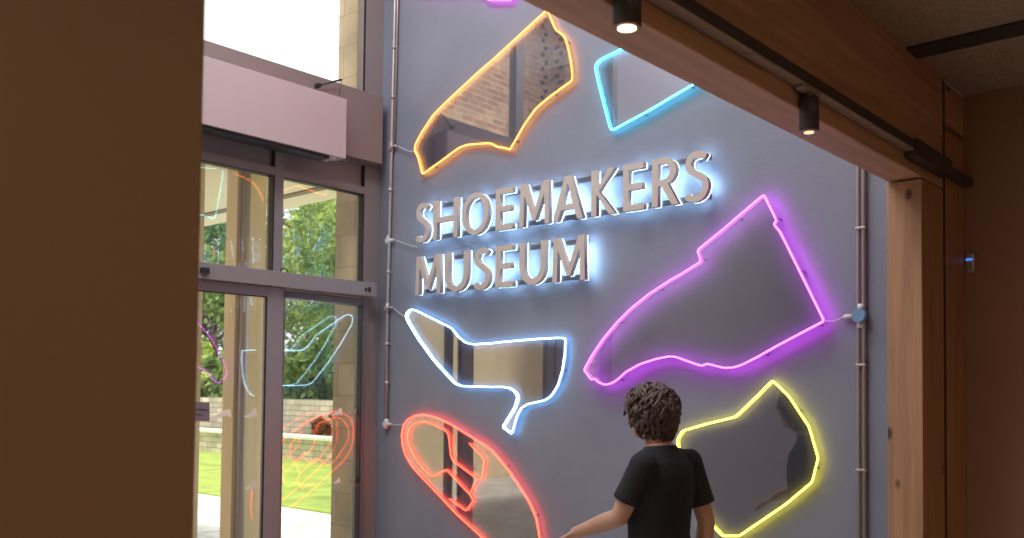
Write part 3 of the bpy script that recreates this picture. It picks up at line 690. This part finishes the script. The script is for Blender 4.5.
# brick building across the forecourt, mirrored in the orange panel
bb = thing('brick_building', 'old brick building across the forecourt, mirrored in the orange neon panel', 'building', (-13, -8, 0))
obj('brick_wall', boxb((-12.6, -6.2, 3.9), (-12.2, -1.2, 26)), M['redbrick1'], bb)
obj('rendered_base', boxb((-12.6, -6.2, 0), (-12.19, -1.2, 3.9)), M['tan'], bb)
obj('brick_wing', boxb((-12.6, -6.7, 0), (-8.5, -6.2, 26)), M['redbrick2'], bb)
bm = B()
for k in range(100):
    z = 4.0 + k * .15; box(bm, (-12.2, -6.02 + (k % 2) * .10, z), (-12.15, -5.95 + (k % 2) * .10, z + .065)); box(bm, (-12.08 + (k % 2) * .11, -6.2, z + .05), (-11.98 + (k % 2) * .11, -6.15, z + .11))
obj('toothed_corner', bm, M['brickdark'], bb)

# ---------------------------------------------------------------- person
def build_person():
    fa = math.radians(168)
    Fv = Vector((math.cos(fa), math.sin(fa), 0)); Lv = Vector((-Fv.y, Fv.x, 0)); Z = Vector((0, 0, 1))
    base = Vector((-2.185, 3.35, 0))
    def P(f, l, z): return base + Fv * f + Lv * l + Z * z
    th = thing('person', 'person with wavy brown hair and black t-shirt, left arm reaching to the red neon', 'person', base)
    def ball(bm, c, r, seg=14):
        r = Vector(r) if not isinstance(r, (int, float)) else Vector((r, r, r))
        mtx = Matrix.Translation(c) @ Matrix((Fv, Lv, Z)).transposed().to_4x4() @ Matrix.Diagonal((*r, 1))
        bmesh.ops.create_uvsphere(bm, u_segments=seg, v_segments=seg // 2 + 2, radius=1, matrix=mtx)
    def limb(bm, pts, rad, n=14):
        rings(bm, pts, rad, n)
        for p, r in zip(pts, rad):
            rr = r if isinstance(r, (int, float)) else min(r); ball(bm, p, rr * .995, 12)
    def remesh(o, vs, it=6, fac=.5):
        md = o.modifiers.new('Remesh', 'REMESH'); md.mode = 'VOXEL'; md.voxel_size = vs; md.use_smooth_shade = True
        sm = o.modifiers.new('Smooth', 'SMOOTH'); sm.iterations = it; sm.factor = fac
    # joints
    shL, shR = at(643, 466, 1, 3.20), P(-.01, -.165, 1.385)
    elL = at(619.5, 517, 1, 3.16)
    wrL = elL + (at(554, 540.5, 1, 3.14) - elL).normalized() * .245
    hd = (wrL - elL).normalized()
    elR, wrR = P(-.05, -.235, 1.12), P(.02, -.27, .87)
    hipL, hipR = P(0, .09, .92), P(0, -.09, .92)
    knL, knR = P(.03, .10, .50), P(.0, -.10, .50); anL, anR = P(.0, .11, .09), P(-.04, -.12, .09)
    # torso sections: (z, forward, half depth, half width)
    TS = [(.84, 0, .095, .145), (.92, 0, .108, .165), (1.0, .005, .098, .150), (1.08, .01, .092, .140), (1.18, .01, .100, .148), (1.28, .005, .108, .160), (1.35, 0, .098, .160), (1.39, -.005, .080, .140), (1.425, 0, .062, .100), (1.465, .01, .052, .066)]
    def torso(bm, g=0, zmin=0, zmax=9):
        s = [x for x in TS if zmin <= x[0] <= zmax]
        rings(bm, [P(f, 0, z) for z, f, d, w in s], [(w + g, d + g) for z, f, d, w in s], 28, ref=Lv)
    body = B(); torso(body)
    hfa = math.radians(176); BF, BL = Fv, Lv
    limb(body, [P(.01, 0, 1.42), P(.03, 0, 1.50), P(.05, 0, 1.56)], [.058, .055, .055])            # neck
    # head
    H = P(.070, .0, 1.600)
    Fv = Vector((math.cos(hfa), math.sin(hfa), 0)); Lv = Vector((-Fv.y, Fv.x, 0))
    ball(body, H + Z * .02 - Fv * .012, (.096, .076, .098), 24); ball(body, H + Fv * .028 - Z * .035, (.066, .058, .078), 20)
    ball(body, H + Fv * .062 - Z * .088, (.026, .026, .02))                                           # chin
    rings(body, [H + Fv * .083 + Z * .02, H + Fv * .103 - Z * .022, H + Fv * .092 - Z * .034], [.009, .014, .011], 10)
    ball(body, H + Fv * .104 - Z * .022, .011)
    ball(body, H + Fv * .080 + Z * .040, (.018, .050, .012))
    for s in (-1, 1):
        ball(body, H + Lv * s * .078 - Z * .01, (.020, .009, .032)); ball(body, H + Fv * .06 + Lv * s * .038 - Z * .02, (.028, .022, .024))
    Fh, Lh = Fv, Lv; Fv, Lv = BF, BL
    # arms
    limb(body, [shL, shL.lerp(elL, .5), elL], [.054, .047, .040]); limb(body, [elL, elL.lerp(wrL, .3), elL.lerp(wrL, .75), wrL], [.039, .041, .031, .0265])
    limb(body, [shR, shR.lerp(elR, .5), elR], [.054, .047, .040]); limb(body, [elR, elR.lerp(wrR, .3), wrR], [.039, .041, .027])
    # legs
    for h, k, a in ((hipL, knL, anL), (hipR, knR, anR)): limb(body, [h, h.lerp(k, .4), k, k.lerp(a, .3), a], [.088, .078, .056, .056, .038])
    # hands: palm, four bent fingers of unequal length, thumb from the side of the palm
    def hand(w, d, side, curl):
        d = d.normalized(); s = side - d * side.dot(d); s.normalize(); n = d.cross(s)
        if n.z < 0: n = -n            # back of the hand up / out
        pc = w + d * .050
        rings(body, [w - d * .01, w + d * .02, w + d * .06, w + d * .088], [(.026, .018), (.033, .015), (.040, .014), (.037, .012)], 16, ref=s)
        for i, (o, ln, r) in enumerate(((-.029, .066, .0082), (-.010, .075, .0088), (.010, .080, .0088), (.029, .072, .0085))):
            a = w + d * (.084 - abs(o) * .25) + s * o; pts = [a - d * .012]; q = a; ang = .12
            for f in (.45, .32, .23):
                pts.append(q); dd = d * math.cos(ang) - n * math.sin(ang) + s * o * 1.2; q = q + dd.normalized() * ln * f; ang += curl
            pts.append(q); limb(body, pts, [r, r, r * .95, r * .88, r * .75], 10)
        b = w + d * .022 + s * .024
        limb(body, [b - s * .01, b + s * .018 + d * .024 - n * .006, b + s * .028 + d * .050 - n * .014, b + s * .026 + d * .070 - n * .020], [.013, .0115, .010, .008], 10)
    hand(wrL, hd - Z * .16, -Lv + Z * .1, .22)
    hand(wrR, wrR - elR - Z * .1, Fv, .35)
    bo = obj('body', body, M['skin'], th, True); remesh(bo, .0052, 3)
    # eyes, lips
    Fv, Lv = Fh, Lh
    for s in (-1, 1):
        bm = B(); ball(bm, H + Fv * .0865 + Lv * s * .031 + Z * .018, (.008, .0125, .0085)); obj('eye', bm, M['eye'], th, True)
        bm = B(); ball(bm, H + Fv * .0935 + Lv * s * .031 + Z * .018, (.003, .005, .005)); obj('iris', bm, M['iris'], th, True)
    bm = B(); rings(bm, [H + Fv * .089 - Z * .062 - Lv * .022, H + Fv * .0975 - Z * .060, H + Fv * .089 - Z * .062 + Lv * .022], [(.002, .002), (.006, .006), (.002, .002)], 10); obj('mouth', bm, M['lip'], th, True)
    Fv, Lv = BF, BL
    # t-shirt
    bm = B(); torso(bm, .016, .86, 1.43)
    rings(bm, [P(0, 0, 1.42), P(.005, 0, 1.462)], [(.108, .080), (.074, .068)], 28, ref=Lv)
    cL = shL.lerp(elL, .70); cR = shR.lerp(elR, .70)
    limb(bm, [P(0, .08, 1.395), shL, shL.lerp(elL, .3)], [.060, .062, .060]); rings(bm, [shL, shL.lerp(elL, .4), cL], [.060, .060, .064], 18)
    limb(bm, [P(0, -.08, 1.395), shR, shR.lerp(elR, .3)], [.060, .062, .060]); rings(bm, [shR, shR.lerp(elR, .4), cR], [.060, .060, .064], 18)
    so = obj('t_shirt', bm, M['tee'], th, True); remesh(so, .007, 4)
    # jeans
    bm = B(); torso(bm, .009, .84, .93)
    for h, k, a in ((hipL, knL, anL), (hipR, knR, anR)): limb(bm, [h - Z * .0, h.lerp(k, .4), k, k.lerp(a, .3)], [.098, .088, .068, .066]); rings(bm, [k.lerp(a, .2), a], [.067, .060], 18)
    jo = obj('jeans', bm, M['jeans'], th, True); remesh(jo, .008, 4)
    # shoes
    for a in (anL, anR):
        a0 = Vector((a.x, a.y, 0))
        bm = B(); rings(bm, [a0 - Fv * .055 + Z * .05, a0 + Z * .062, a0 + Fv * .07 + Z * .045, a0 + Fv * .15 + Z * .034, a0 + Fv * .185 + Z * .028], [(.030, .036), (.038, .050), (.042, .036), (.040, .024), (.020, .012)], 18, ref=Lv)
        sh = obj('shoe', bm, M['shoe'], th, True)
        bm = B(); lp = [(-.075, 0), (-.06, .032), (0, .036), (.08, .046), (.15, .044), (.195, .02), (.2, 0), (.195, -.02), (.15, -.044), (.08, -.046), (0, -.036), (-.06, -.032)]
        lo_ = [bm.verts.new(a0 + Fv * f + Lv * l + Z * .001) for f, l in lp]; hi_ = [bm.verts.new(a0 + Fv * f + Lv * l + Z * .026) for f, l in lp]
        bm.faces.new(lo_[::-1]); bm.faces.new(hi_)
        for i in range(len(lp)): bm.faces.new((lo_[i], lo_[(i + 1) % len(lp)], hi_[(i + 1) % len(lp)], hi_[i]))
        obj('sole', bm, M['sole'], sh)
    # hair: a cap plus wavy locks that follow the skull down to the nape
    Fv, Lv = Fh, Lh
    rnd = random.Random(5)
    bm = B(); ball(bm, H + Z * .026 - Fv * .018, (.100, .086, .092), 24); ball(bm, H - Fv * .045 - Z * .045, (.060, .072, .085), 18)
    C0 = H + Z * .010 - Fv * .016
    def skull(az, pol, g):
        z = math.cos(pol); r = math.sin(pol) if pol < PI / 2 else 1 - .28 * (pol - PI / 2) ** 1.2
        zz = .106 * z if pol < PI / 2 else -.115 * (pol - PI / 2)
        return C0 + Fv * math.cos(az) * r * (.104 + g) + Lv * math.sin(az) * r * (.090 + g) + Z * (zz + g * max(z, 0))
    for k in range(460):
        az = rnd.uniform(-PI, PI); front = max(0, math.cos(az))
        lim = 2.62 - 1.45 * front ** 1.25 + rnd.uniform(-.12, .12)
        p0 = rnd.uniform(.05, max(.3, lim - .55)); p1 = min(lim, p0 + rnd.uniform(.7, 1.2))
        ph = rnd.uniform(0, 6.28); ph2 = rnd.uniform(0, 6.28); tw = rnd.uniform(4, 8); g0 = rnd.uniform(.002, .012)
        pts = []
        for i in range(10):
            t = i / 9; pol = p0 + (p1 - p0) * t
            pts.append(skull(az + .19 * math.sin(ph + tw * t) / max(.35, math.sin(min(pol, 1.57))), pol, g0 + .012 * math.sin(ph2 + tw * t) + .012 * t * t))
        w = rnd.uniform(.0055, .0095)
        rings(bm, pts, [w * .6, w, w * 1.15, w * 1.15, w * 1.1, w * 1.1, w, w * .85, w * .65, w * .25], 7)
    ho = obj('hair', bm, M['hair'], th, True)
build_person()

# ---------------------------------------------------------------- light
w = bpy.data.worlds.new('sky'); scene.world = w; w.use_nodes = True
nt = w.node_tree; nt.nodes.clear()
wo = nt.nodes.new('ShaderNodeOutputWorld'); bg = nt.nodes.new('ShaderNodeBackground')
bg.inputs[0].default_value = (.93, .96, 1.0, 1); bg.inputs[1].default_value = 1.4
nt.links.new(bg.outputs[0], wo.inputs[0])
sd = bpy.data.lights.new('sun', 'SUN'); so = link(bpy.data.objects.new('sun', sd)); sd.energy = 5.5; sd.angle = math.radians(6); sd.color = (1, .93, .80)
so.rotation_euler = Vector((-.72, .2, -1.0)).to_track_quat('-Z', 'Y').to_euler(); so.location = (5, -10, 20)
def area(name, loc, dirv, sx, sy, e, c):
    ld = bpy.data.lights.new(name, 'AREA'); ld.shape = 'RECTANGLE'; ld.size = sx; ld.size_y = sy; ld.energy = e; ld.color = c
    o = link(bpy.data.objects.new(name, ld)); o.location = loc; o.rotation_euler = Vector(dirv).to_track_quat('-Z', 'Y').to_euler(); return o
# added light panels on the unseen atrium ceiling, brighten the blue wall
for i, (x, y) in enumerate(((-4.2, 2.2), (-2.6, 2.2), (-4.2, -.2), (-2.6, -.2))):
    f = thing('added_fill_panel', 'added fill light panel on the high atrium ceiling, out of view', 'added fill light', (x, y, 5.95), 'added fill panels on the atrium ceiling')
    bm = boxb((x - .62, y - .62, 5.955), (x + .62, y + .62, 5.999), .005); obj('frame', bm, M['plastic'], f)
    area('atrium_fill', (x, y, 5.945), (0, 0, -1), 1.2, 1.2, 75, (.92, .95, 1.0))
area('room_fill', (1.2, 0.2, ZC - .06), (0, 0, -1), 1.2, 1.2, 30, (1, .66, .40))  # added warm fill without a fixture, lifts the dim lower room

area('room_fill', (1.5, 2.7, ZC - .06), (-.35, .1, -1), .8, .8, 9, (1, .64, .38))  # second added fill, brightens the side faces of the posts

# ---------------------------------------------------------------- render settings
scene.view_settings.view_transform = 'Standard'; scene.view_settings.look = 'None'
scene.view_settings.exposure = 0; scene.view_settings.gamma = 1; scene.view_settings.use_curve_mapping = False
cy = scene.cycles
cy.use_denoising = True; cy.max_bounces = 10; cy.diffuse_bounces = 4; cy.glossy_bounces = 5; cy.transparent_max_bounces = 20; cy.sample_clamp_indirect = 6
cy.caustics_reflective = False; cy.caustics_refractive = False
